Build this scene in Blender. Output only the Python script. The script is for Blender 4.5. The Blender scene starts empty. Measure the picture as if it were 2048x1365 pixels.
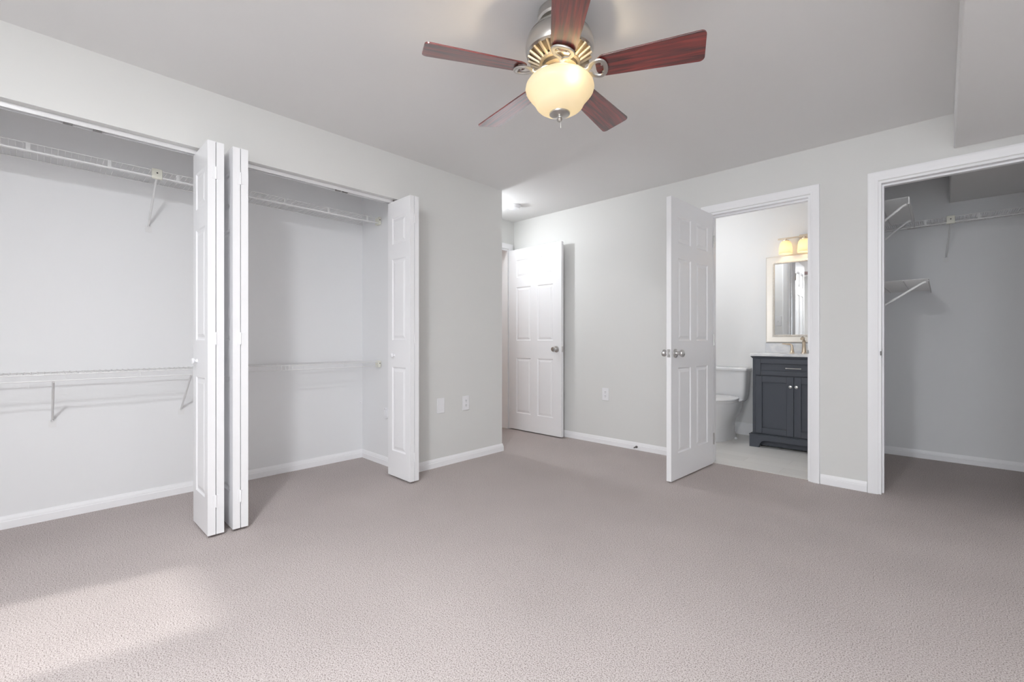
import bpy, math, random
from mathutils import Vector, Matrix

# ------------------------------------------------------------------ camera, world, lights
scn = bpy.context.scene
COL = scn.collection
R = math.radians
random.seed(4)

XA, XC, YB, H, YC = -2.905, -3.630, 3.799, 2.376, 5.214   # closet wall, closet back, bath wall, ceiling, walk-in back
YBACK, XRIGHT = -1.00, 1.60
YD = 5.20                                                   # bathroom back wall

cd = bpy.data.cameras.new('camera'); cam = bpy.data.objects.new('camera', cd); COL.objects.link(cam)
cam.location = (0, 0, 1.01); cam.rotation_euler = (R(90), 0, R(43.649))
cd.sensor_width = 36; cd.lens = 901.38 / 2048 * 36; cd.shift_y = -1.6 / 2048; cd.clip_start = 0.02
scn.camera = cam

scn.view_settings.view_transform = 'Standard'
scn.view_settings.look = 'None'
scn.view_settings.gamma = 1
scn.view_settings.use_curve_mapping = False
scn.view_settings.exposure = 0.12
scn.cycles.use_denoising = True
scn.cycles.max_bounces = 12
scn.cycles.diffuse_bounces = 8
scn.cycles.transparent_max_bounces = 16
scn.cycles.caustics_reflective = False
scn.cycles.sample_clamp_indirect = 6

w = bpy.data.worlds.new('world'); scn.world = w; w.use_nodes = True
bg = w.node_tree.nodes['Background']; bg.inputs[0].default_value = (0.87, 0.935, 1.0, 1); bg.inputs[1].default_value = 5.0

def lamp(name, kind, loc, energy, color, target=None, **kw):
    d = bpy.data.lights.new(name, kind); d.energy = energy; d.color = color
    for k, v in kw.items(): setattr(d, k, v)
    o = bpy.data.objects.new(name, d); COL.objects.link(o); o.location = loc
    if target is not None:
        o.rotation_euler = (Vector(target) - Vector(loc)).to_track_quat('-Z', 'Y').to_euler()
    return o

COOL = (0.95, 0.97, 1.0)
# the photographer's two flashes (their shadows are in the photo), an added fill beside each, and the sun through the back window
lamp('flash_key', 'AREA', (-0.63, -0.52, 2.368), 53, COOL, target=(-0.63, -0.52, 0), shape='DISK', size=0.28)   # bounced off the ceiling
lamp('flash_fill', 'POINT', (-0.63, -0.52, 2.30), 29, COOL, shadow_soft_size=0.13)  # added point fill at the flash position, lifts the far walls
lamp('flash_entry', 'AREA', (-3.49, 2.965, 2.20), 5.2, (0.92, 0.96, 1.0), target=(-2.49, 3.025, 2.20), shape='DISK', size=0.11)
lamp('flash_entry_fill', 'AREA', (-3.49, 2.965, 2.19), 5.0, (0.92, 0.96, 1.0), target=(-2.85, 3.05, 1.1), shape='DISK', size=0.11)  # added downward fill, lifts the lower part of the entry door
sd = Vector((0.190, 0.757, -0.95))
lamp('sun', 'SUN', (-4, -6, 6), 7.0, (1.0, 0.98, 0.95), target=Vector((-4, -6, 6)) + sd, angle=R(3.0))

# ------------------------------------------------------------------ materials
def mat(name, color, rough=0.5, metal=0.0, spec=0.5, **kw):
    m = bpy.data.materials.new(name); m.use_nodes = True
    b = m.node_tree.nodes['Principled BSDF']
    b.inputs['Base Color'].default_value = (*color, 1)
    b.inputs['Roughness'].default_value = rough
    b.inputs['Metallic'].default_value = metal
    b.inputs['Specular IOR Level'].default_value = spec
    for k, v in kw.items(): b.inputs[k].default_value = v
    return m
def nodes(m): return m.node_tree.nodes, m.node_tree.links, m.node_tree.nodes['Principled BSDF']
def bump(m, scale, strength, dist=0.002, detail=3):
    n, l, b = nodes(m)
    tc = n.new('ShaderNodeTexCoord'); nz = n.new('ShaderNodeTexNoise'); bp = n.new('ShaderNodeBump')
    nz.inputs['Scale'].default_value = scale; nz.inputs['Detail'].default_value = detail
    bp.inputs['Strength'].default_value = strength; bp.inputs['Distance'].default_value = dist
    l.new(tc.outputs['Object'], nz.inputs['Vector']); l.new(nz.outputs['Fac'], bp.inputs['Height']); l.new(bp.outputs['Normal'], b.inputs['Normal'])
    return m

M_wall = bump(mat('wall_paint', (0.72, 0.72, 0.705), 0.75, spec=0.25), 220, 0.06, 0.001)
M_closet = bump(mat('closet_white_paint', (0.82, 0.825, 0.835), 0.75, spec=0.25), 220, 0.06, 0.001)
M_ceil = bump(mat('ceiling_paint', (0.76, 0.755, 0.75), 0.9, spec=0.1), 260, 0.08, 0.001)
M_trim = mat('white_trim_paint', (0.90, 0.90, 0.915), 0.35, spec=0.4)
M_door = mat('white_door_paint', (0.87, 0.87, 0.885), 0.32, spec=0.45)
M_bath = bump(mat('bathroom_paint', (0.82, 0.82, 0.82), 0.7, spec=0.25), 220, 0.05, 0.001)
M_hall = mat('hall_tan_paint', (0.55, 0.36, 0.22), 0.7)
M_wire = mat('white_vinyl_wire', (0.80, 0.80, 0.80), 0.45, spec=0.4)
M_clip = mat('cream_plastic', (0.80, 0.79, 0.70), 0.5)
M_plate = mat('white_plastic', (0.84, 0.84, 0.86), 0.35)
M_dark = mat('dark_gap', (0.03, 0.03, 0.03), 0.7)
M_nickel = mat('satin_nickel', (0.62, 0.61, 0.60), 0.28, 1.0)
M_brushed = mat('brushed_nickel', (0.60, 0.58, 0.55), 0.32, 1.0)
M_bronze = mat('champagne_bronze', (0.66, 0.56, 0.44), 0.32, 1.0)
M_frame = mat('champagne_silver_frame', (0.78, 0.74, 0.68), 0.38, 0.35)
M_mirror = mat('mirror_glass', (0.92, 0.93, 0.93), 0.02, 1.0)
M_vanity = mat('charcoal_vanity_paint', (0.075, 0.082, 0.10), 0.42, spec=0.4)
M_porc = mat('porcelain', (0.84, 0.84, 0.85), 0.12, spec=0.6)
M_spring = mat('door_stop_steel', (0.25, 0.24, 0.23), 0.4, 0.8)

def m_carpet():
    m = mat('beige_carpet', (0.5, 0.44, 0.42), 0.95, spec=0.05)
    n, l, b = nodes(m)
    tc = n.new('ShaderNodeTexCoord')
    v = n.new('ShaderNodeTexNoise'); v.inputs['Scale'].default_value = 235; v.inputs['Detail'].default_value = 2.5; v.inputs['Roughness'].default_value = 0.65
    r = n.new('ShaderNodeValToRGB')
    e = r.color_ramp.elements
    e[0].position = 0.36; e[0].color = (0.25, 0.21, 0.195, 1)
    e[1].position = 0.52; e[1].color = (0.555, 0.50, 0.485, 1)
    x = r.color_ramp.elements.new(0.72); x.color = (0.63, 0.58, 0.565, 1)
    big = n.new('ShaderNodeTexNoise'); big.inputs['Scale'].default_value = 1.6; big.inputs['Detail'].default_value = 4
    mr = n.new('ShaderNodeMapRange'); mr.inputs[1].default_value = 0.3; mr.inputs[2].default_value = 0.7; mr.inputs[3].default_value = 0.95; mr.inputs[4].default_value = 1.05
    mx = n.new('ShaderNodeMix'); mx.data_type = 'RGBA'; mx.blend_type = 'MULTIPLY'; mx.inputs['Factor'].default_value = 1
    cr = n.new('ShaderNodeCombineColor')
    for s in ('Red', 'Green', 'Blue'): l.new(mr.outputs[0], cr.inputs[s])
    bp = n.new('ShaderNodeBump'); bp.inputs['Strength'].default_value = 0.55; bp.inputs['Distance'].default_value = 0.006
    l.new(tc.outputs['Object'], v.inputs['Vector']); l.new(tc.outputs['Object'], big.inputs['Vector'])
    l.new(v.outputs['Fac'], r.inputs['Fac']); l.new(big.outputs['Fac'], mr.inputs[0])
    l.new(r.outputs['Color'], mx.inputs[6]); l.new(cr.outputs['Color'], mx.inputs[7]); l.new(mx.outputs[2], b.inputs['Base Color'])
    l.new(v.outputs['Fac'], bp.inputs['Height']); l.new(bp.outputs['Normal'], b.inputs['Normal'])
    return m
M_carpet = m_carpet()

def m_tile():
    m = mat('pale_plank_tile', (0.78, 0.77, 0.75), 0.35)
    n, l, b = nodes(m)
    tc = n.new('ShaderNodeTexCoord'); br = n.new('ShaderNodeTexBrick')
    br.inputs['Color1'].default_value = (0.80, 0.785, 0.76, 1); br.inputs['Color2'].default_value = (0.75, 0.735, 0.71, 1)
    br.inputs['Mortar'].default_value = (0.68, 0.665, 0.64, 1); br.inputs['Scale'].default_value = 1
    br.inputs['Mortar Size'].default_value = 0.002; br.inputs['Brick Width'].default_value = 0.6; br.inputs['Row Height'].default_value = 0.15
    l.new(tc.outputs['Object'], br.inputs['Vector']); l.new(br.outputs['Color'], b.inputs['Base Color'])
    return m
M_tile = m_tile()

def m_marble():
    m = mat('white_marble', (0.80, 0.80, 0.80), 0.2)
    n, l, b = nodes(m)
    tc = n.new('ShaderNodeTexCoord'); nz = n.new('ShaderNodeTexNoise'); nz.inputs['Scale'].default_value = 14; nz.inputs['Detail'].default_value = 8
    r = n.new('ShaderNodeValToRGB'); e = r.color_ramp.elements
    e[0].position = 0.42; e[0].color = (0.70, 0.71, 0.74, 1); e[1].position = 0.6; e[1].color = (0.83, 0.83, 0.83, 1)
    l.new(tc.outputs['Object'], nz.inputs['Vector']); l.new(nz.outputs['Fac'], r.inputs['Fac']); l.new(r.outputs['Color'], b.inputs['Base Color'])
    return m
M_marble = m_marble()

def m_wood():
    m = mat('mahogany_veneer', (0.2, 0.03, 0.02), 0.30, spec=0.5)
    n, l, b = nodes(m)
    tc = n.new('ShaderNodeTexCoord'); mp = n.new('ShaderNodeMapping'); mp.inputs['Scale'].default_value = (3.0, 46, 46)
    nz = n.new('ShaderNodeTexNoise'); nz.inputs['Scale'].default_value = 1.5; nz.inputs['Detail'].default_value = 6; nz.inputs['Distortion'].default_value = 0.6
    r = n.new('ShaderNodeValToRGB'); e = r.color_ramp.elements
    e[0].position = 0.35; e[0].color = (0.050, 0.005, 0.006, 1); e[1].position = 0.66; e[1].color = (0.27, 0.024, 0.020, 1)
    l.new(tc.outputs['Object'], mp.inputs['Vector']); l.new(mp.outputs['Vector'], nz.inputs['Vector'])
    l.new(nz.outputs['Fac'], r.inputs['Fac']); l.new(r.outputs['Color'], b.inputs['Base Color'])
    b.inputs['Coat Weight'].default_value = 1.0; b.inputs['Coat Roughness'].default_value = 0.22; b.inputs['Coat IOR'].default_value = 1.95
    return m
M_wood = m_wood()

def m_frost(name, col, emit, estr):
    m = bpy.data.materials.new(name); m.use_nodes = True
    n, l = m.node_tree.nodes, m.node_tree.links
    for x in list(n): n.remove(x)
    out = n.new('ShaderNodeOutputMaterial'); tr = n.new('ShaderNodeBsdfTranslucent'); df = n.new('ShaderNodeBsdfPrincipled')
    mx = n.new('ShaderNodeMixShader'); ad = n.new('ShaderNodeAddShader'); em = n.new('ShaderNodeEmission')
    tr.inputs[0].default_value = (*col, 1); df.inputs['Base Color'].default_value = (*col, 1); df.inputs['Roughness'].default_value = 0.25
    em.inputs[0].default_value = (*emit, 1); em.inputs[1].default_value = estr
    mx.inputs[0].default_value = 0.35
    l.new(tr.outputs[0], mx.inputs[1]); l.new(df.outputs[0], mx.inputs[2]); l.new(mx.outputs[0], ad.inputs[0]); l.new(em.outputs[0], ad.inputs[1]); l.new(ad.outputs[0], out.inputs[0])
    return m
M_bowl = m_frost('frosted_lamp_glass', (0.80, 0.76, 0.66), (1.0, 0.84, 0.58), 0.10)
M_shade = m_frost('frosted_vanity_glass', (0.80, 0.74, 0.62), (1.0, 0.80, 0.48), 0.15)
def m_emit(name, col, s):
    m = mat(name, col, 0.5); b = m.node_tree.nodes['Principled BSDF']
    b.inputs['Emission Color'].default_value = (*col, 1); b.inputs['Emission Strength'].default_value = s
    return m
M_bulb = m_emit('lit_bulb', (1.0, 0.83, 0.58), 280); M_bulb_dim = m_emit('lit_bulb_far', (1.0, 0.80, 0.52), 85); M_bulb_vanity = m_emit('lit_vanity_bulb', (1.0, 0.76, 0.46), 42)
def m_pane(name='window_glass', tint=1.0):
    m = bpy.data.materials.new(name); m.use_nodes = True
    n, l = m.node_tree.nodes, m.node_tree.links
    for x in list(n): n.remove(x)
    out = n.new('ShaderNodeOutputMaterial'); t = n.new('ShaderNodeBsdfTransparent'); g = n.new('ShaderNodeBsdfGlossy'); mx = n.new('ShaderNodeMixShader')
    t.inputs[0].default_value = (tint, tint, tint, 1); g.inputs['Roughness'].default_value = 0.02; mx.inputs[0].default_value = 0.06
    l.new(t.outputs[0], mx.inputs[1]); l.new(g.outputs[0], mx.inputs[2]); l.new(mx.outputs[0], out.inputs[0])
    return m
M_pane = m_pane(); M_dim_pane = m_pane('light_dimming_glass', 0.50)  # added tint dims the sky light coming through the left window

# ------------------------------------------------------------------ mesh helpers
class MB:
    def __init__(s): s.v, s.f = [], []
    def add(s, vs, fs):
        o = len(s.v); s.v += [tuple(x) for x in vs]; s.f += [tuple(i + o for i in f) for f in fs]; return s
    def box(s, x0, x1, y0, y1, z0, z1):
        return s.add([(x0,y0,z0),(x1,y0,z0),(x1,y1,z0),(x0,y1,z0),(x0,y0,z1),(x1,y0,z1),(x1,y1,z1),(x0,y1,z1)],
                     [(0,3,2,1),(4,5,6,7),(0,1,5,4),(1,2,6,5),(2,3,7,6),(3,0,4,7)])
    def loft(s, rings, closed_ring=True, caps=True, loop=False):
        n = len(rings[0]); vs = [p for r in rings for p in r]; fs = []
        m = len(rings)
        for i in range(m if loop else m - 1):
            a, b = i * n, ((i + 1) % m) * n
            for j in range(n if closed_ring else n - 1):
                k = (j + 1) % n; fs.append((a+j, a+k, b+k, b+j))
        if caps and not loop:
            fs.append(tuple(range(n))[::-1]); fs.append(tuple((m-1)*n + j for j in range(n)))
        return s.add(vs, fs)
    def lathe(s, prof, c=(0,0,0), seg=48, axis='z', caps=False):
        rings = []
        for r, h in prof:
            ring = []
            for k in range(seg):
                a = 2*math.pi*k/seg; x, y = r*math.cos(a), r*math.sin(a)
                ring.append({'z': (c[0]+x, c[1]+y, c[2]+h), 'y': (c[0]+x, c[1]+h, c[2]-y), 'x': (c[0]+h, c[1]+x, c[2]+y)}[axis])
            rings.append(ring)
        return s.loft(rings, True, caps)
    def tube(s, pts, r, seg=8, loop=False, flat=None):
        pts = [Vector(p) for p in pts]; n = len(pts); rings = []; up0 = None
        for i, p in enumerate(pts):
            a = pts[(i-1) % n] if (i > 0 or loop) else p
            b = pts[(i+1) % n] if (i < n-1 or loop) else p
            t = (b - a).normalized()
            ref = Vector((0,0,1)) if abs(t.z) < 0.9 else Vector((1,0,0))
            u = t.cross(ref).normalized(); v = u.cross(t).normalized()
            rr = r[i] if isinstance(r, (list, tuple)) else r
            fu, fv = flat if flat else (1, 1)
            rings.append([tuple(p + u*(rr*fu*math.cos(2*math.pi*k/seg)) + v*(rr*fv*math.sin(2*math.pi*k/seg))) for k in range(seg)])
        return s.loft(rings, True, not loop, loop)
    def prism(s, poly, fn):   # poly of 2-D points, fn(p, 0/1) -> 3-D
        return s.loft([[fn(p, 0) for p in poly], [fn(p, 1) for p in poly]])
    def sphere(s, c, r, seg=16, sc=(1,1,1)):
        n = seg // 2
        prof = [(max(1e-4, r*math.sin(math.pi*i/n)), -r*math.cos(math.pi*i/n)) for i in range(n+1)]
        rings = [[(c[0]+q*sc[0]*math.cos(2*math.pi*k/seg), c[1]+q*sc[1]*math.sin(2*math.pi*k/seg), c[2]+h*sc[2]) for k in range(seg)] for q, h in prof]
        return s.loft(rings)

def obj(name, mb, m, parent=None, bevel=0, smooth=35, loc=None, rot=None):
    me = bpy.data.meshes.new(name); me.from_pydata(mb.v, [], mb.f); me.update()
    import bmesh
    b = bmesh.new(); b.from_mesh(me); bmesh.ops.recalc_face_normals(b, faces=b.faces); b.to_mesh(me); b.free()
    me.materials.append(m)
    for p in me.polygons: p.use_smooth = True
    me.set_sharp_from_angle(angle=R(smooth))
    o = bpy.data.objects.new(name, me); COL.objects.link(o)
    if parent: o.parent = parent
    if loc: o.location = loc
    if rot: o.rotation_euler = rot
    if bevel:
        k = o.modifiers.new('bevel', 'BEVEL'); k.width = bevel; k.segments = 2; k.limit_method = 'ANGLE'; k.angle_limit = R(40)
        k.harden_normals = False
    return o
def thing(name, label, cat, loc=(0,0,0), rotz=0, group=None):
    o = bpy.data.objects.new(name, None); COL.objects.link(o); o.empty_display_size = 0.05
    o.location = loc; o.rotation_euler = (0, 0, rotz); o['label'] = label; o['category'] = cat
    if group: o['group'] = group
    return o
def tag(o, label, cat, group=None):
    o['label'] = label; o['category'] = cat
    if group: o['group'] = group
    return o
def struct(name, mb, m, label=None, cat=None, **k):
    o = obj(name, mb, m, **k); o['kind'] = 'structure'
    o['label'] = label or name; o['category'] = cat or name.split('_')[0]
    return o

# ------------------------------------------------------------------ the setting
T = 0.115
floor = MB().box(-3.75, XRIGHT+.1, YBACK-.15, 3.832, -.1, 0).box(-.52, XRIGHT+.1, 3.832, 5.34, -.1, 0).box(-5.2, -3.75, 2.2, 4.6, -.1, 0)
struct('floor', floor, M_carpet, 'beige textured cut pile carpet across bedroom and closets', 'carpet')
struct('floor_bathroom', MB().box(-2.5, -.52, 3.832, 5.34, -.1, .002), M_tile, 'pale plank tile floor inside the bathroom', 'floor')
struct('ceiling', MB().box(-5.2, XRIGHT+.1, YBACK-.15, 5.4, H, H+.1), M_ceil, 'plain off white bedroom ceiling', 'ceiling')
struct('ceiling_soffit', MB().box(.052, XRIGHT, YBACK, YB, 2.162, H).box(.044, XRIGHT, YB+T, YC, 2.148, H), M_ceil, 'boxed soffit dropping from ceiling at upper right, over walk-in closet', 'soffit', bevel=.006)

OPZ = 2.049
OY0, OY1 = -.55, 1.88
struct('wall_left', MB().box(XA-T, XA, OY1, 2.913, 0, H).box(XA-T, XA, YBACK, OY0, 0, H).box(XA-T, XA, OY0, OY1, OPZ, H),
       M_wall, 'light grey wall with wide closet opening on the left', 'wall')
struct('wall_closet_back', MB().box(XC-T, XC, -.75, 2.05, 0, H), M_closet, 'back wall of the reach-in closet', 'wall')
struct('wall_closet_side', MB().box(XC, XA-T, 1.93, 2.05, 0, H).box(XC, XA-T, -.75, -.63, 0, H), M_closet, 'end walls of the reach-in closet', 'wall')
struct('wall_alcove_side', MB().box(-3.59, XA-T, 2.80, 2.913, 0, H), M_wall, 'side wall of the entry alcove behind the closet corner', 'wall')
EX0, EX1, EDZ = 2.935, 3.705, 2.045
struct('wall_alcove_end', MB().box(-3.59-T, -3.59, 2.80, EX0, 0, H).box(-3.59-T, -3.59, EX1, YB+T, 0, H).box(-3.59-T, -3.59, EX0, EX1, EDZ, H),
       M_wall, 'short wall over the entry door at the end of the alcove', 'wall')
BX0, BX1 = -1.386, -.683
WX0, WX1 = -.297, .48
struct('wall_right', MB().box(-3.59, BX0, YB, YB+T, 0, H).box(BX1, WX0, YB, YB+T, 0, H).box(WX1, XRIGHT, YB, YB+T, 0, H)
       .box(BX0, BX1, YB, YB+T, EDZ, H).box(WX0, WX1, YB, YB+T, EDZ, H), M_wall, 'light grey wall with bathroom doorway and walk-in closet doorway', 'wall')
struct('wall_bathroom_back', MB().box(-2.42, -.46, YD, YD+T, 0, H), M_bath, 'white bathroom wall behind toilet and vanity', 'wall')
struct('wall_bathroom_side', MB().box(-2.42, -2.30, YB+T, YD, 0, H), M_bath, 'white bathroom wall on the toilet side', 'wall')
struct('wall_bathroom_front', MB().box(-2.30, BX0, YB+T, YB+T+.012, 0, H).box(BX1, -.575, YB+T, YB+T+.012, 0, H).box(BX0, BX1, YB+T, YB+T+.012, EDZ, H), M_bath, 'bathroom side of the doorway wall', 'wall')
struct('wall_closet_partition', MB().box(-.575, -.46, YB+T, YC, 0, H), M_closet, 'partition between bathroom and walk-in closet', 'wall')
struct('wall_walkin_back', MB().box(-.46, 1.3, YC, YC+T, 0, H), M_closet, 'back wall of the walk-in closet', 'wall')
struct('wall_walkin_side', MB().box(1.2, 1.3, YB+T, YC, 0, H), M_closet, 'right side wall of the walk-in closet', 'wall')
WNX0, WNX1, WNZ0, WNZ1 = -2.86, -2.225, .78, 2.0
WRX0, WRX1, WRZ0, WRZ1 = -.05, 1.45, .35, 2.0  # added unseen window opening that lets in ambient fill daylight
struct('wall_back', MB().box(XC-T, WNX0, YBACK-.15, YBACK, 0, H).box(WNX1, WRX0, YBACK-.15, YBACK, 0, H).box(WRX1, XRIGHT+.1, YBACK-.15, YBACK, 0, H)
       .box(WRX0, WRX1, YBACK-.15, YBACK, 0, WRZ0).box(WRX0, WRX1, YBACK-.15, YBACK, WRZ1, H)
       .box(WNX0, WNX1, YBACK-.15, YBACK, 0, WNZ0).box(WNX0, WNX1, YBACK-.15, YBACK, WNZ1, H), M_wall, 'wall behind the viewer with the window', 'wall')
struct('wall_outer', MB().box(XRIGHT, XRIGHT+.1, YBACK, YB, 0, H), M_wall, 'right side wall of the bedroom', 'wall')
struct('wall_hall', MB().box(-5.2, -5.1, 2.2, 4.6, 0, H).box(-5.1, -3.75, 2.2, 2.3, 0, H).box(-5.1, -3.705, 4.5, 4.6, 0, H), M_hall, 'tan hallway walls beyond the entry door', 'wall')
wn = struct('window_1', MB().box(WNX0, WNX0+.035, YBACK-.10, YBACK-.06, WNZ0, WNZ1).box(WNX1-.012, WNX1, YBACK-.10, YBACK-.06, WNZ0, WNZ1)
       .box(WNX0+.035, WNX1-.012, YBACK-.10, YBACK-.06, WNZ0, WNZ0+.04).box(WNX0+.035, WNX1-.012, YBACK-.10, YBACK-.06, WNZ1-.02, WNZ1), M_trim, 'white window frame in the wall behind the viewer', 'window')
obj('window_pane', MB().box(WNX0+.035, WNX1-.012, YBACK-.083, YBACK-.079, WNZ0+.04, WNZ1-.02), M_dim_pane, wn)

wn = struct('window_fill', MB().box(WRX0, WRX0+.035, YBACK-.10, YBACK-.06, WRZ0, WRZ1).box(WRX1-.035, WRX1, YBACK-.10, YBACK-.06, WRZ0, WRZ1).box(.68, .72, YBACK-.10, YBACK-.06, WRZ0+.04, WRZ1-.035)
       .box(WRX0+.035, WRX1-.035, YBACK-.10, YBACK-.06, WRZ0, WRZ0+.04).box(WRX0+.035, WRX1-.035, YBACK-.10, YBACK-.06, WRZ1-.035, WRZ1), M_trim, 'added wide white window frame behind the viewer, for fill daylight', 'window')
obj('window_pane', MB().box(WRX0+.035, WRX1-.035, YBACK-.083, YBACK-.079, WRZ0+.04, WRZ1-.035), M_pane, wn)

# baseboards: profile (out, up) swept along straight runs
BP = [(0,0),(.012,0),(.012,.040),(.0095,.0435),(.0095,.050),(.006,.058),(.0035,.068),(0,.068)]
def base(mb, p, q, nrm, m0=0, m1=0):       # run from p to q on the wall; m0/m1 lengthen the ends along the run with thickness (mitre)
    p, q, n = Vector((*p, 0)), Vector((*q, 0)), Vector((*nrm, 0)); d = (q - p).normalized()
    return mb.prism(BP, lambda a, e: tuple((q + d*(m1*a[0]) if e else p - d*(m0*a[0])) + n*a[0] + Vector((0,0,a[1]))))
struct('baseboard_left', base(base(MB(), (XA, OY1), (XA, 2.913), (1,0), 0, 1), (XA, 2.913), (-3.575, 2.913), (0,1), 1, 0), M_trim, 'white baseboard along the wall right of the closet', 'baseboard')
b = base(MB(), (XC, -.63), (XC, 1.93), (1,0), 0, -1); base(b, (XC, 1.93), (XA-T, 1.93), (0,-1), -1, 0)
struct('baseboard_closet', b, M_trim, 'white baseboard inside the reach-in closet', 'baseboard')
b = base(MB(), (-3.575, YB), (BX0-.066, YB), (0,-1)); base(b, (BX1+.064, YB), (WX0-.063, YB), (0,-1))
struct('baseboard_right', b, M_trim, 'white baseboard along the doorway wall', 'baseboard')
b = base(MB(), (-.46, YC), (1.2, YC), (0,-1)); base(b, (-.46, YB+T), (-.46, YC-.012), (1,0))
struct('baseboard_walkin', b, M_trim, 'white baseboard inside the walk-in closet', 'baseboard')
BPB = [(x*1.2, z*1.9) for x, z in BP]
o_ = BP; BP = BPB
struct('baseboard_bathroom', base(MB(), (-2.30, YD), (-1.30, YD), (0,-1)), M_trim, 'tall white baseboard behind the toilet', 'baseboard')
BP = o_

# door casings: profile (offset from opening, thickness) swept round the opening with mitred corners
CP = [(.004,0),(.004,.008),(.010,.011),(.018,.0115),(.022,.014),(.046,.016),(.054,.018),(.059,.017),(.059,0)]
def casing(mb, x0, x1, zt, fn):
    path = [lambda o: (x0-o, 0), lambda o: (x0-o, zt+o), lambda o: (x1+o, zt+o), lambda o: (x1+o, 0)]
    return mb.loft([[fn(*P(o), h) for o, h in CP] for P in path])
def jamb(mb, x0, x1, zt, y0, y1, t=.014):    # lining boards and stop, opening in the x-z plane
    mb.box(x0, x0+t, y0, y1, 0, zt).box(x1-t, x1, y0, y1, 0, zt).box(x0+t, x1-t, y0, y1, zt-t, zt)
    s0, s1 = y0+.045, y0+.08
    mb.box(x0+t, x0+t+.011, s0, s1, 0, zt-t).box(x1-t-.011, x1-t, s0, s1, 0, zt-t).box(x0+t+.011, x1-t-.011, s0, s1, zt-t-.011, zt-t)
    return mb
def onright(x, z, h): return (x, YB-h, z)
struct('trim_1', casing(MB(), BX0, BX1, 2.051, onright), M_trim, 'white casing around the bathroom doorway', 'trim')
struct('trim_2', jamb(MB(), BX0-.004, BX1+.004, 2.049, YB-.001, YB+T+.013), M_trim, 'white jamb lining the bathroom doorway', 'trim')
struct('trim_3', casing(MB(), WX0, WX1, 2.053, onright), M_trim, 'white casing around the walk-in closet doorway', 'trim')
struct('trim_4', jamb(MB(), WX0-.004, WX1+.004, 2.051, YB-.001, YB+T+.001), M_trim, 'white jamb lining the walk-in closet doorway', 'trim')
struct('trim_5', casing(MB(), EX0, EX1, 2.049, lambda y, z, h: (-3.59+h, y, z)) , M_trim, 'white casing around the entry doorway', 'trim')
jm = MB(); t_ = .014
jm.box(-3.706, -3.589, EX0, EX0+t_, 0, 2.045).box(-3.706, -3.589, EX1-t_, EX1, 0, 2.045).box(-3.706, -3.589, EX0+t_, EX1-t_, 2.031, 2.045)
struct('trim_6', jm, M_trim, 'white jamb lining the entry doorway', 'trim')
struct('trim_7', casing(MB(), BX0, BX1, 2.051, lambda x, z, h: (x, YB+T+.012+h, z)), M_trim, 'white casing on the bathroom side of the doorway', 'trim')

# ------------------------------------------------------------------ doors
def panel_slab(w, h, t, cols, rows):
    """moulded panel door: x 0..w, y -t..0 (faces at both), z 0..h"""
    mb = MB()
    xs = sorted({0, w, *[c for p in cols for c in p]}); zs = sorted({0, h, *[c for p in rows for c in p]})
    rings = [(0,0),(.008,.0065),(.016,.0065),(.034,.0015)]
    for yf, sg in ((0, -1), (-t, 1)):
        for i in range(len(xs)-1):
            for j in range(len(zs)-1):
                a, b, c, d = xs[i], xs[i+1], zs[j], zs[j+1]
                if (a, b) in cols and (c, d) in rows:
                    rr = [[(a+o, yf+sg*e, c+o), (b-o, yf+sg*e, c+o), (b-o, yf+sg*e, d-o), (a+o, yf+sg*e, d-o)] for o, e in rings]
                    mb.loft(rr, True, False); mb.add(rr[-1], [(0,1,2,3)])
                else:
                    mb.add([(a,yf,c),(b,yf,c),(b,yf,d),(a,yf,d)], [(0,1,2,3)])
    mb.add([(0,0,0),(w,0,0),(w,-t,0),(0,-t,0),(0,0,h),(w,0,h),(w,-t,h),(0,-t,h)], [(0,1,2,3),(4,5,6,7),(0,3,7,4),(1,2,6,5)])
    return mb
def weld(o, d=1e-4):
    import bmesh
    b = bmesh.new(); b.from_mesh(o.data); bmesh.ops.remove_doubles(b, verts=b.verts, dist=d); bmesh.ops.recalc_face_normals(b, faces=b.faces); b.to_mesh(o.data); b.free()
    for p in o.data.polygons: p.use_smooth = False
    return o
DH = 2.015
def six_rows(h): return [(h-1.83, h-1.215), (h-1.02, h-.425), (h-.315, h-.12)]
KNOB = [(.0325,0),(.0325,.003),(.029,.007),(.016,.010),(.0125,.016),(.0125,.030),(.019,.037),(.0255,.045),(.0265,.053),(.0235,.060),(.014,.0635),(.0005,.0645)]
def passage_door(name, label, loc, rotz, w):
    t = thing(name, label, 'door', loc, rotz, 'white six panel doors')
    s = w/.762
    weld(obj('slab', panel_slab(w, DH, .035, [(.112*s, .332*s), (.430*s, .650*s)], six_rows(DH)), M_door, t))
    for sg, y in ((1, 0.0), (-1, -.035)):
        k = MB().lathe([(r, y + sg*h) for r, h in KNOB], (w-.062, 0, .905), 28, 'y')
        obj('door_knob', k, M_nickel, t)
    obj('latch_plate', MB().box(w-.0005, w+.0012, -.029, -.006, .876, .934).box(w+.0012, w+.007, -.022, -.012, .897, .913), M_nickel, t, bevel=.0008)
    for z in (.2, 1.0, 1.8):
        obj('hinge', MB().lathe([(.006, -.045), (.006, .045)], (-.003, .0045, z), 12, 'z', True), M_nickel, t)
    return t
passage_door('bathroom_door', 'white six panel door standing open in front of the bathroom doorway', (-1.342, 3.770, .012), R(-92.9), .705)
passage_door('entry_door', 'white six panel door opened flat against the far alcove wall', (-3.566, 3.730, .012), 0, .740)

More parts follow.
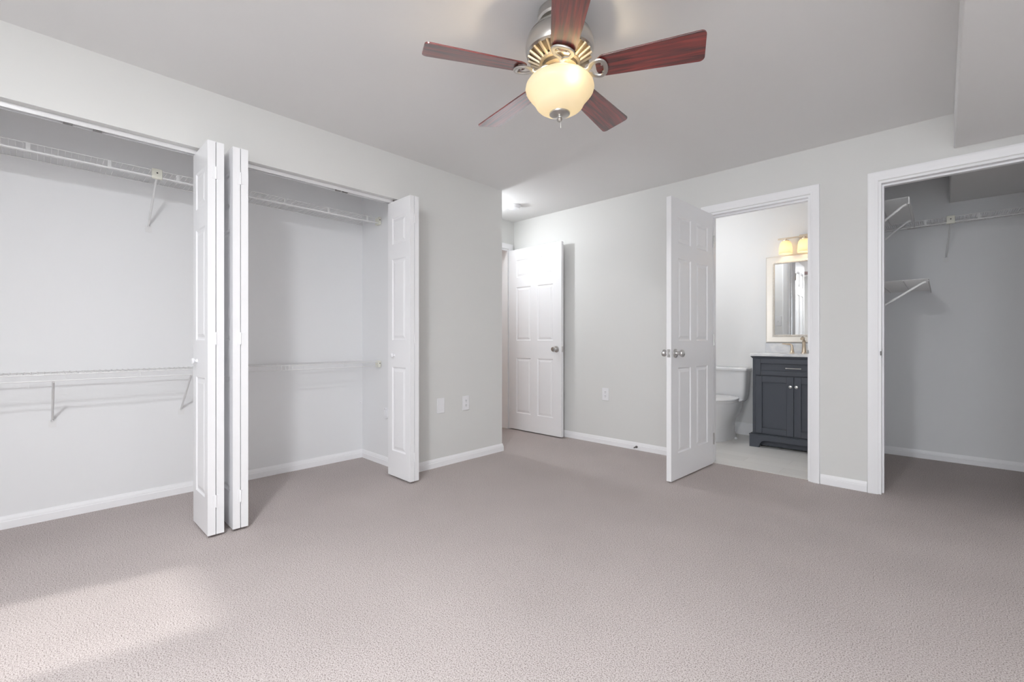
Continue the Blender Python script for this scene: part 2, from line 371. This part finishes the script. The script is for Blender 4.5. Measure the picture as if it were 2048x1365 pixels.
def bifold(label, y0, knob_face, skew):
    """two leaves folded flat against each other, edges facing the room; local x runs from the track pivot to the room"""
    t = thing('bifold_door', label, 'door', (-2.990, y0, .014), R(skew), 'white bifold closet doors')
    lt, gap, lw = .0345, .0035, .296
    for k in range(2):
        yy = k*(lt+gap)
        lf = weld(obj('leaf', panel_slab(lw, DH, lt, [(.058, .238)], six_rows(DH)), M_door, t, loc=(0, yy + lt, 0)))
    for z in (.17, 1.005, 1.855):
        h = MB().box(lw, lw+.0015, lt-.014, lt+gap+.014, z-.032, z+.032).lathe([(.0032, -.032), (.0032, .032)], (lw+.002, lt+gap/2, z), 10, 'z', True)
        obj('hinge', h, M_door, t)
    ky = 0.0 if knob_face < 0 else 2*lt+gap
    kb = MB().lathe([(r, ky + knob_face*h) for r, h in [(.011,0),(.008,.006),(.008,.010),(.0155,.016),(.0165,.021),(.012,.026),(.0005,.0275)]], (.085, 0, .885), 20, 'y')
    obj('door_knob', kb, M_plate, t)
    for yy in (lt/2, lt*1.5+gap): obj('track_pivot', MB().lathe([(.005, 0), (.005, .018)], (.05, yy, DH), 10, 'z', True), M_spring, t)
    return t
bifold('white bifold closet door folded open, left one of the middle pair', .586, -1, 0.5)
bifold('white bifold closet door folded open, right one of the middle pair', .703, -1, -0.5)
bifold('white bifold closet door folded open at the right end of the closet', 1.795, -1, -0.8)
tr = thing('bifold_track', 'white metal bifold track under the closet header', 'track', (0,0,0))
tb = MB()
for a, b in ((OY0, .672), (.688, OY1)):
    tb.box(-2.985, -2.981, a, b, 2.026, OPZ-.0005).box(-2.953, -2.949, a, b, 2.026, OPZ-.0005).box(-2.981, -2.953, a, b, OPZ-.004, OPZ-.0005)
obj('rail', tb, mat('track_white_metal', (.85,.85,.86), .25, .3), tr)
for y in (.092, .195, 1.40, 1.45):
    obj('roller', MB().box(-2.978, -2.956, y-.016, y+.016, 2.024, 2.040), M_spring, tr)

# ------------------------------------------------------------------ wire shelves
def wire_shelf(label, loc, rotz, L, D, pitch, lip, rod_r, ties=(), brackets=(), blocks=True, group=None, drop=.285, splice=None, clips=(), mids=1, skew=0):
    t = thing('wire_shelf', label, 'shelf', loc, rotz, 'white wire closet shelves')
    d = MB(); n = int(L/pitch)
    for i in range(n+1):
        x = min(L-.003, .003 + i*pitch)
        d.tube([(x, .006, 0), (x, D, 0), (x, D+.0015, -.004), (x, D+.0015, -lip if not ties else -.006)] if (not ties and i % 12 == 0) else [(x, .006, 0), (x, D, 0)], .0014, 5)
    obj('wire_deck', d, M_wire, t)
    r = MB().tube([(0, .006, -.003), (L, .006, -.003)], .003, 6)
    for k in range(mids): 
        yy = D*(k+1)/(mids+1); r.tube([(0, yy, -.004), (L, yy, -.004)], .0028, 6)
    obj('support_rod', r, M_wire, t)
    obj('front_rod', MB().tube([(0, D+.001, -.002), (L, D+.001, -.002)], .003, 8), M_wire, t)
    obj('lip_rod', MB().tube([(0, D+.001, -lip), (L, D+.001, -lip)], rod_r, 8), M_wire, t)
    for x in ties:
        obj('lip_tie', MB().box(x-.008, x+.008, D-.002, D+.004, -lip, -.001), M_wire, t, bevel=.001)
    if splice:
        for k in range(6):
            x = splice[0] + (splice[1]-splice[0])*k/5
            obj('splice_wire', MB().tube([(x, D+.003, 0), (x, D+.003, -lip)], .0022, 6), M_wire, t)
    for x in brackets:
        br = obj('brace', MB().tube([(x, D-.012, -lip-.004), (x, D-.03, -lip-.012), (x+skew, .012, -drop+.022), (x+skew, .007, -drop+.004)], .0075, 8, flat=(.75, 1)), M_wire, t)
        ft = MB().box(x+skew-.016, x+skew+.016, .0005, .004, -drop-.030, -drop+.012).lathe([(.004, .004), (.004, .0065), (.0005, .007)], (x+skew, 0, -drop-.008), 10, 'y')
        obj('foot_plate', ft, M_wire, br)
        if blocks:
            c = obj('lip_clip', MB().box(x-.024, x+.024, D-.012, D+.010, -lip-.010, .006), M_clip, t, bevel=.003)
            obj('clip_screw', MB().lathe([(.0045, D+.0101), (.0005, D+.0105)], (x, 0, -lip*.45), 10, 'y'), M_dark, c)
    for x in clips:
        c = obj('end_clip', MB().box(x, x+.022, D-.045, D+.012, -lip-.010, .008), M_clip, t, bevel=.003)
        obj('clip_screw', MB().lathe([(.0045, D+.0121), (.0005, D+.0125)], (x+.011, 0, -lip*.35), 10, 'y'), M_dark, c)
    return t
LY = 1.926
wire_shelf('white wire shelf high in the reach-in closet near its top', (XC, LY, 2.006), R(-90), 2.55, .304, .0254, .041, .0052,
           ties=[LY-y for y in (-.04, .267, .575, .88, 1.188, 1.494, 1.807, -.35)], brackets=[LY-.475], clips=(0,), mids=1)
wire_shelf('white wire shelf at waist height across the reach-in closet', (XC, LY, .834), R(-90), 2.55, .304, .0254, .034, .003,
           brackets=[LY-.05, LY-.645], blocks=False, splice=(LY-1.235, LY-1.115), clips=(0,), mids=1)
wire_shelf('white wire shelf high across the back of the walk-in closet', (1.196, YC, 1.976), R(180), 1.650, .304, .0127, .045, .0052,
           ties=[1.196-x for x in (-.095, .203, .50, .80)], brackets=[1.196-.050], mids=1, skew=.024)
wire_shelf('white wire shelf high on left side of the walk-in closet', (-.46, 4.895, 1.976), R(-90), .865, .298, .0127, .045, .0052,
           ties=[.15, .5, .853], brackets=[.865-.006, .30], blocks=False, mids=1, drop=.30)
wire_shelf('white wire shelf low on left side of the walk-in closet', (-.46, YC-.004, 1.432), R(-90), 1.02, .392, .0127, .016, .003,
           brackets=[1.02-.006], blocks=False, mids=2, drop=.30)
# spare end brackets left on the closet end wall and corner
c = thing('shelf_bracket', 'small empty white shelf end bracket on the closet end wall', 'bracket', (-3.225, 1.93, .43))
obj('body', MB().box(-.018, .018, -.022, -.0005, -.030, .024), M_plate, c, bevel=.003)
obj('tab', MB().box(-.012, .012, -.016, -.0005, -.046, -.030), M_plate, c, bevel=.002)
for x in (-.011, .011): obj('tab', MB().box(x-.005, x+.005, -.026, -.004, .024, .034), M_plate, c, bevel=.002)
c = thing('wall_clip', 'tiny white shelf clip in the closet back corner', 'clip', (XC, 1.906, .474))
obj('body', MB().box(.0005, .010, -.010, .010, -.010, .012), M_plate, c, bevel=.002)
obj('screw', MB().lathe([(.004, .010), (.0005, .0125)], (0, 0, 0), 10, 'x'), M_nickel, c)

# ------------------------------------------------------------------ wall plates, stops, detector
def plate(name, label, cat, loc, rotz, kind):
    """plate in local x-z plane facing -y"""
    t = thing(name, label, cat, loc, rotz, 'white duplex outlets' if kind == 'outlet' else None)
    obj('cover_plate', MB().box(-.037, .037, -.006, -.0005, -.060, .060), M_plate, t, bevel=.0025)
    if kind == 'outlet':
        for z in (.0195, -.0195):
            rc = obj('receptacle', MB().lathe([(.0165, -.006), (.0165, -.0085), (.0005, -.0088)], (0, 0, z), 20, 'y'), M_plate, t)
            obj('slots', MB().box(-.0065, -.0045, -.0092, -.0086, z-.001, z+.008).box(.0045, .0065, -.0092, -.0086, z-.001, z+.008).box(-.002, .002, -.0092, -.0086, z-.010, z-.006), M_dark, rc)
        obj('screw', MB().lathe([(.003, -.006), (.003, -.0072), (.0005, -.0075)], (0, 0, 0), 10, 'y'), M_plate, t)
    elif kind == 'switch':
        obj('toggle', MB().box(-.005, .005, -.015, -.006, -.010, .010), M_plate, t, bevel=.002)
        for z in (.03, -.03): obj('screw', MB().lathe([(.003, -.006), (.003, -.0072), (.0005, -.0075)], (0, 0, z), 10, 'y'), M_plate, t)
    else:
        for z in (.03, -.03): obj('screw', MB().lathe([(.003, -.006), (.003, -.0072), (.0005, -.0075)], (0, 0, z), 10, 'y'), M_plate, t)
    return t
plate('blank_wall_plate', 'blank white cover plate on the wall right of the closet', 'wall plate', (XA, 2.216, .486), R(90), 'blank')
plate('wall_outlet', 'white duplex outlet on the closet wall beside a blank plate', 'outlet', (XA, 2.478, .480), R(90), 'outlet')
plate('wall_outlet', 'white duplex outlet between the two open six panel doors', 'outlet', (-2.365, YB, .485), 0, 'outlet')
plate('light_switch', 'white light switch on bathroom wall seen in the mirror', 'switch', (-1.50, YB+T+.012, 1.25), R(180), 'switch')

ds = thing('door_stop', 'small metal door stop on the right wall baseboard', 'door stop', (-2.03, YB-.0125, .030))
obj('base', MB().lathe([(.011, 0), (.011, -.004), (.006, -.007)], (0,0,0), 16, 'y', True), M_spring, ds)
pts = [(.0045*math.cos(k*.7), -.006-k*.00075, .0045*math.sin(k*.7)) for k in range(80)]
obj('spring', MB().tube(pts, .0011, 5), M_spring, ds)
obj('tip', MB().lathe([(.0075, -.064), (.0075, -.074), (.004, -.077)], (0,0,0), 14, 'y', True), M_plate, ds)

sm = thing('smoke_detector', 'round white smoke detector on the alcove ceiling', 'smoke detector', (-3.135, 3.315, H-.0005))
obj('mounting_base', MB().lathe([(.066, 0), (.066, -.008), (.060, -.010)], (0,0,0), 40, 'z', True), M_plate, sm)
obj('cover', MB().lathe([(.060, -.010), (.060, -.024), (.054, -.034), (.030, -.038), (.0005, -.038)], (0,0,0), 40), M_plate, sm)
obj('test_button', MB().lathe([(.009, -.037), (.009, -.040), (.0005, -.041)], (.02, 0, 0), 16), M_plate, sm)

s = thing('strike_plate', 'metal strike plate on the walk-in closet jamb', 'strike plate', (WX0+.010, YB+.022, .925), 0, 'door strike plates')
obj('plate', MB().box(.0005, .002, -.016, .012, -.029, .029), M_nickel, s, bevel=.0006)
obj('lip', MB().tube([(.0015, -.016, 0), (.0015, -.026, 0), (-.004, -.033, 0)], .009, 10, flat=(.12, 1.6)), M_nickel, s)
s = thing('strike_plate', 'metal strike plate on the right jamb of the bathroom doorway', 'strike plate', (BX1-.010, YB+.022, .925), 0, 'door strike plates')
obj('plate', MB().box(-.002, -.0005, -.016, .012, -.029, .029), M_nickel, s, bevel=.0006)
obj('lip', MB().tube([(-.0015, -.016, 0), (-.0015, -.026, 0), (.004, -.033, 0)], .009, 10, flat=(.12, 1.6)), M_nickel, s)

# ------------------------------------------------------------------ ceiling fan
FX, FY = -1.154, 1.498
fan = thing('ceiling_fan', 'five blade ceiling fan with mahogany blades and lit frosted bowl', 'ceiling fan', (FX, FY, H))
def fz(z): return z - H
obj('canopy', MB().lathe([(.090, -.0005), (.092, -.012), (.092, -.034), (.086, -.042), (.076, -.044)], (0,0,0), 56, 'z', True), M_brushed, fan)
obj('neck', MB().lathe([(.070, -.040), (.066, -.060), (.060, -.075)], (0,0,0), 48, 'z', True), M_brushed, fan)
mh = obj('motor_housing', MB().lathe([(.058, fz(2.318)), (.085, fz(2.312)), (.112, fz(2.297)), (.126, fz(2.280)), (.1285, fz(2.276)), (.1285, fz(2.272)), (.133, fz(2.268)), (.140, fz(2.245)), (.1425, fz(2.225)), (.141, fz(2.208)), (.138, fz(2.200)), (.128, fz(2.194)), (.126, fz(2.200))], (0,0,0), 64, 'z'), M_brushed, fan)
obj('groove', MB().lathe([(.1288, fz(2.2755)), (.1288, fz(2.2725))], (0,0,0), 64), M_spring, mh)
M_inner = mat('bronze_cavity_shade', (.22, .17, .11), .45, .7)
obj('inner_plate', MB().lathe([(.127, fz(2.201)), (.105, fz(2.185)), (.074, fz(2.172)), (.05, fz(2.172))], (0,0,0), 56), M_inner, mh)  # dark disc, its colour stands for the shade inside the vents
vg = MB()
for k in range(24):
    a = 2*math.pi*k/24; ca, sa = math.cos(a), math.sin(a)
    vg.tube([(.131*ca, .131*sa, fz(2.196)), (.105*ca, .105*sa, fz(2.181)), (.080*ca, .080*sa, fz(2.167))], .0068, 6)
vg.lathe([(.086, fz(2.170)), (.084, fz(2.160)), (.070, fz(2.156)), (.062, fz(2.160))], (0,0,0), 56)
obj('vent_grille', vg, mat('lamplit_brushed_nickel', (.60, .50, .36), .48, 1.0), mh)  # golden glow of the lamp is painted into the nickel colour
obj('flywheel', MB().lathe([(.074, fz(2.158)), (.074, fz(2.142)), (.066, fz(2.138)), (.055, fz(2.138))], (0,0,0), 48, 'z', True), M_inner, fan)
obj('light_fitter', MB().lathe([(.058, fz(2.140)), (.060, fz(2.128)), (.060, fz(2.112)), (.064, fz(2.104)), (.064, fz(2.088)), (.020, fz(2.086))], (0,0,0), 56, 'z', True), M_brushed, fan)
BLZ, PITCH = 2.122, R(14)
bl = MB(); outl = []
def rounded(x0, x1, w0, w1, r0, r1):
    pts = []
    for cx, cy, rr, a0 in ((x1-r1, w1-r1, r1, 90), (x1-r1, -(w1-r1), r1, 0), (x0+r0, -(w0-r0), r0, -90), (x0+r0, w0-r0, r0, -180)):
        for k in range(7):
            a = R(a0 - 90*k/6); pts.append((cx + rr*math.cos(a), cy + rr*math.sin(a)))
    return pts
bp_ = rounded(.150, .562, .052, .070, .040, .020)
for k in range(5):
    a = R(-191.4 + 72*(k+1))
    m = MB().prism(bp_, lambda p, e: (p[0], p[1], .003 if e else -.003))
    b_ = obj('blade', m, M_wood, fan, bevel=.001, loc=(0, 0, fz(BLZ)), rot=(-PITCH, 0, a))
    # decorative bracket: a stem from the flywheel that splits into an open loop under the blade root
    arm = MB()
    arm.tube([(.055, 0, .022), (.080, 0, .012), (.100, .0, -.006), (.118, 0, -.012)], [.015, .014, .012, .011], 10, flat=(1.0, .55))
    loop = []
    for j in range(28):
        q = 2*math.pi*j/28; xx = .152 - .038*math.cos(q); yy = .036*math.sin(q)*(1 - .55*math.cos(q)*.75)
        loop.append((xx, yy*(.62 if math.cos(q) > .6 else 1), -.011))
    arm.tube(loop, .0095, 8, loop=True, flat=(1.0, .6))
    ar = obj('blade_arm', arm, M_brushed, b_)
    for q in (-.020, .020):
        obj('screw', MB().lathe([(.004, -.017), (.004, -.009)], (.176, q, 0), 10, 'z', True), M_brushed, ar)
bowl_o = [(.118, 2.094), (.130, 2.086), (.1395, 2.072), (.1425, 2.057), (.1385, 2.044), (.128, 2.030), (.116, 2.016), (.1065, 2.004), (.1015, 1.995), (.097, 1.986), (.088, 1.977), (.074, 1.968), (.054, 1.960), (.032, 1.955), (.016, 1.953)]
bowl = MB().lathe([(r, fz(z)) for r, z in bowl_o] + [(r-.004, fz(z)+.004) for r, z in bowl_o[::-1]], (0,0,0), 64)
obj('glass_bowl', bowl, M_bowl, fan, smooth=60)
obj('centre_rod', MB().tube([(0, 0, fz(2.09)), (0, 0, fz(1.955))], .006, 10), M_brushed, fan)
obj('finial', MB().lathe([(.043, fz(1.957)), (.0425, fz(1.952)), (.034, fz(1.947)), (.020, fz(1.944)), (.010, fz(1.942)), (.008, fz(1.938)), (.0115, fz(1.933)), (.0115, fz(1.928)), (.007, fz(1.922)), (.0005, fz(1.920))], (0,0,0), 36), M_brushed, fan)
obj('pull_chain', MB().tube([(.006, 0, fz(1.925)), (.006, 0, fz(1.893))], .0009, 6), M_brushed, fan)
for u, v, z, m in ((.094, -.052, 2.055, M_bulb), (-.040, .030, 2.062, M_bulb_dim)):
    obj('bulb', MB().sphere((u, v, fz(z)), .018, 16, (1, 1, 1.2)), m, fan)
# ------------------------------------------------------------------ bathroom
VX0, VX1, VY0, VY1 = -1.305, -.618, 4.690, 5.180
VC = (VX0+VX1)/2
van = thing('bathroom_vanity', 'charcoal grey vanity cabinet with white top inside the bathroom', 'vanity', (VC, VY0, .002))
hw = (VX1-VX0)/2
obj('body', MB().box(-hw, hw, 0, VY1-VY0, .115, .858), M_vanity, van, bevel=.002)
# plinth with an arched cut-out between bracket feet
pw = hw+.022
arch = [(-pw, 0), (-pw+.082, 0)] + [(-pw+.082+.055*(1-math.cos(R(q))), .070*math.sin(R(q))) for q in range(0, 91, 15)] \
     + [(pw-.082-.055*(1-math.cos(R(q))), .070*math.sin(R(q))) for q in range(90, -1, -15)] + [(pw, 0), (pw, .112), (-pw, .112)]
pl = MB().prism(arch, lambda p, e: (p[0], -.022 if not e else -.002, p[1]))
for sx in (-1, 1):
    pl.box(min(sx*pw, sx*(pw-.02)), max(sx*pw, sx*(pw-.02)), -.002, VY1-VY0, 0, .112)
obj('plinth', pl, M_vanity, van)
obj('toe_board', MB().box(-hw+.02, hw-.02, .05, .06, .012, .112), M_vanity, van)
obj('plinth_moulding', MB().box(-pw-.004, pw+.004, -.026, VY1-VY0, .112, .122).box(-pw+.008, pw-.008, -.014, VY1-VY0, .122, .130), M_vanity, van, bevel=.003)
obj('crown_moulding', MB().box(-hw-.006, hw+.006, -.008, VY1-VY0, .838, .848).box(-hw-.014, hw+.014, -.016, VY1-VY0, .848, .857), M_vanity, van, bevel=.003)
def shaker(x0, x1, z0, z1, st, y=-.001):
    return MB().box(x0, x0+st, y-.018, y, z0, z1).box(x1-st, x1, y-.018, y, z0, z1).box(x0+st, x1-st, y-.018, y, z0, z0+st).box(x0+st, x1-st, y-.018, y, z1-st, z1) \
       .box(x0+st, x1-st, y-.007, y, z0+st, z1-st)
st_ = .030
df = obj('drawer', shaker(-hw+st_, hw-st_, .682, .832, .042), M_vanity, van, bevel=.0025)
hb = MB().tube([(-.055, -.040, .752), (.055, -.040, .752)], .005, 10)
for sx in (-.05, .05): hb.tube([(sx, -.018, .752), (sx, -.040, .752)], .004, 8)
hb.sphere((-.057, -.040, .752), .0065, 10).sphere((.057, -.040, .752), .0065, 10)
obj('handle', hb, M_nickel, df)
KV = [(.007, 0), (.005, -.010), (.012, -.016), (.0145, -.021), (.012, -.027), (.0005, -.029)]
for x0, x1, kx in ((-hw+st_, -.0015, -.0235), (.0015, hw-st_, .0235)):
    dd = obj('door', shaker(x0, x1, .135, .672, .055), M_vanity, van, bevel=.0025)
    obj('knob', MB().lathe([(r, -.018+h) for r, h in KV], (kx, 0, .587), 20, 'y'), M_nickel, dd)
top = MB().box(-hw-.018, hw+.018, -.020, YD-VY0-.002, .858, .882)
obj('countertop', top, M_marble, van, bevel=.003)
obj('backsplash', MB().box(-hw-.018, hw+.018, YD-VY0-.022, YD-VY0-.002, .882, .978), M_marble, van, bevel=.002)
obj('basin', MB().lathe([(.165, .8826), (.16, .8825), (.15, .8824), (.10, .8823), (.0005, .8822)], (0, .185, 0), 40), M_porc, van)

fct = thing('faucet', 'champagne bronze widespread faucet on the vanity top', 'faucet', (VC, 5.085, .8855))
obj('spout', MB().tube([(0,0,0), (0,0,.012), (0,-.002,.06), (0,-.010,.115), (0,-.030,.142), (0,-.065,.148), (0,-.105,.136)], [.024,.019,.016,.0145,.0145,.0135,.012], 16), M_bronze, fct)
for sx in (-1, 1):
    hd = MB().tube([(sx*.100,0,0), (sx*.100,0,.008), (sx*.100,0,.045), (sx*.102,0,.072), (sx*.112,0,.082), (sx*.150,0,.086), (sx*.185,-.002,.090)], [.024,.017,.011,.010,.009,.007,.005], 12)
    obj('handle', hd, M_bronze, fct)
MX0, MX1, MZ0, MZ1 = -1.315, -.600, .986, 1.862
mir = thing('wall_mirror', 'rectangular mirror in beaded champagne silver frame above the vanity', 'mirror', ((MX0+MX1)/2, YD-.001, MZ0))
fw, fh = (MX1-MX0)/2, MZ1-MZ0
FPR = [(0, 0), (0, -.022), (.010, -.030), (.022, -.026), (.045, -.018), (.058, -.016), (.060, -.022), (.076, -.022), (.080, -.014), (.082, 0)]
rg = [[(sx*(fw-o), h, (o if zz == 0 else fh-o)) for o, h in FPR] for sx, zz in ((-1, 0), (-1, 1), (1, 1), (1, 0))]
obj('frame', MB().loft(rg, True, False, True), M_frame, mir)
bd = MB()
def beads(p, q):
    n = int((Vector(q)-Vector(p)).length/.0125)
    for k in range(n): bd.sphere(tuple(Vector(p).lerp(Vector(q), (k+.5)/n)), .0058, 6)
i_ = .068
beads((-fw+i_, -.024, i_), (-fw+i_, -.024, fh-i_)); beads((fw-i_, -.024, i_), (fw-i_, -.024, fh-i_)); beads((-fw+i_, -.024, fh-i_), (fw-i_, -.024, fh-i_)); beads((-fw+i_, -.024, i_), (fw-i_, -.024, i_))
obj('beading', bd, M_frame, mir)
obj('glass', MB().box(-fw+.079, fw-.079, -.013, -.006, .079, fh-.079), M_mirror, mir)

vl = thing('vanity_light', 'bronze wall light bar with lit glass shades above the mirror', 'wall light', (VC, YD-.001, 1.99))
obj('back_plate', MB().box(-.058, .058, -.022, 0, -.055, .062), M_bronze, vl, bevel=.003)
obj('bar', MB().box(-.225, .225, -.106, -.094, .020, .034).tube([(0, -.02, .0), (0, -.10, .027)], .009, 10), M_bronze, vl, bevel=.001)
for x in (-.158, 0, .158):
    h_ = obj('shade_holder', MB().lathe([(.008, .022), (.008, .010), (.030, .008), (.030, .000), (.010, -.004)], (x, -.10, 0), 24, 'z', True), M_bronze, vl)
    g = [(.036, -.002), (.048, -.020), (.056, -.060), (.060, -.125)]
    sh = obj('glass_shade', MB().lathe(g + [(r-.003, z) for r, z in g[::-1]], (x, -.10, 0), 32), M_shade, vl)
    obj('bulb', MB().sphere((x, -.10, -.075), .022, 14, (1,1,1.2)), M_bulb_vanity, sh)
lamp('bathroom_fill_light', 'POINT', (-1.90, 4.22, H-.30), 9.3, (.97, .985, 1.0), shadow_soft_size=.12)  # added fill light with no fixture, brightens the bathroom

# toilet
TX = -1.655
toi = thing('toilet', 'white two piece toilet with closed lid beside the grey vanity', 'toilet', (TX, YD, .002))
def sq(cx, cy, hx, hy, z, p=4, n=40):     # superellipse ring
    out = []
    for k in range(n):
        a = 2*math.pi*k/n; c_, s_ = math.cos(a), math.sin(a)
        out.append((cx + hx*math.copysign(abs(c_)**(2/p), c_), cy + hy*math.copysign(abs(s_)**(2/p), s_), z))
    return out
obj('tank', MB().loft([sq(0, -.115, .165, .070, .372, 5), sq(0, -.115, .180, .085, .385, 5), sq(0, -.115, .192, .092, .45, 6), sq(0, -.115, .205, .096, .688, 6)]), M_porc, toi, smooth=50)
obj('tank_lid', MB().loft([sq(0, -.117, .212, .104, .688, 7), sq(0, -.117, .216, .108, .696, 7), sq(0, -.117, .216, .108, .712, 7), sq(0, -.117, .208, .100, .722, 7)]), M_porc, toi, smooth=50)
obj('flush_lever', MB().tube([(-.15, -.213, .64), (-.15, -.228, .64), (-.10, -.230, .635)], .006, 8), M_nickel, toi)
def egg(yb, yf, hx, z, n=40):             # plan of the bowl: squarer at the back, round in front
    out = []
    cy = yb - (yb-yf)*.45
    for k in range(n):
        a = 2*math.pi*k/n; c_, s_ = math.cos(a), math.sin(a)
        ry = (yb-cy) if s_ > 0 else (cy-yf)
        e = 2.6 if s_ > 0 else 2.0
        out.append((hx*math.copysign(abs(c_)**(2/e), c_), cy + ry*math.copysign(abs(s_)**(2/e), s_), z))
    return out
obj('bowl', MB().loft([egg(-.10, -.60, .118, 0), egg(-.10, -.60, .120, .02), egg(-.11, -.585, .108, .06), egg(-.12, -.585, .108, .14), egg(-.10, -.61, .120, .20), egg(-.06, -.655, .158, .26), egg(-.05, -.685, .178, .32), egg(-.04, -.695, .184, .375), egg(-.04, -.693, .180, .392)]), M_porc, toi, smooth=60)
obj('seat', MB().loft([egg(-.23, -.695, .184, .392), egg(-.23, -.700, .188, .398), egg(-.23, -.700, .188, .406), egg(-.23, -.697, .185, .410)]), M_porc, toi, smooth=50)
obj('lid', MB().loft([egg(-.225, -.697, .186, .411), egg(-.225, -.702, .190, .416), egg(-.225, -.700, .188, .426), egg(-.23, -.68, .170, .433), egg(-.26, -.60, .10, .437)]), M_porc, toi, smooth=50)
for sx in (-1, 1):
    obj('bolt_cap', MB().lathe([(.014, 0), (.014, .008), (.009, .018), (.0005, .020)], (sx*.135, -.30, .002), 16), M_porc, toi)
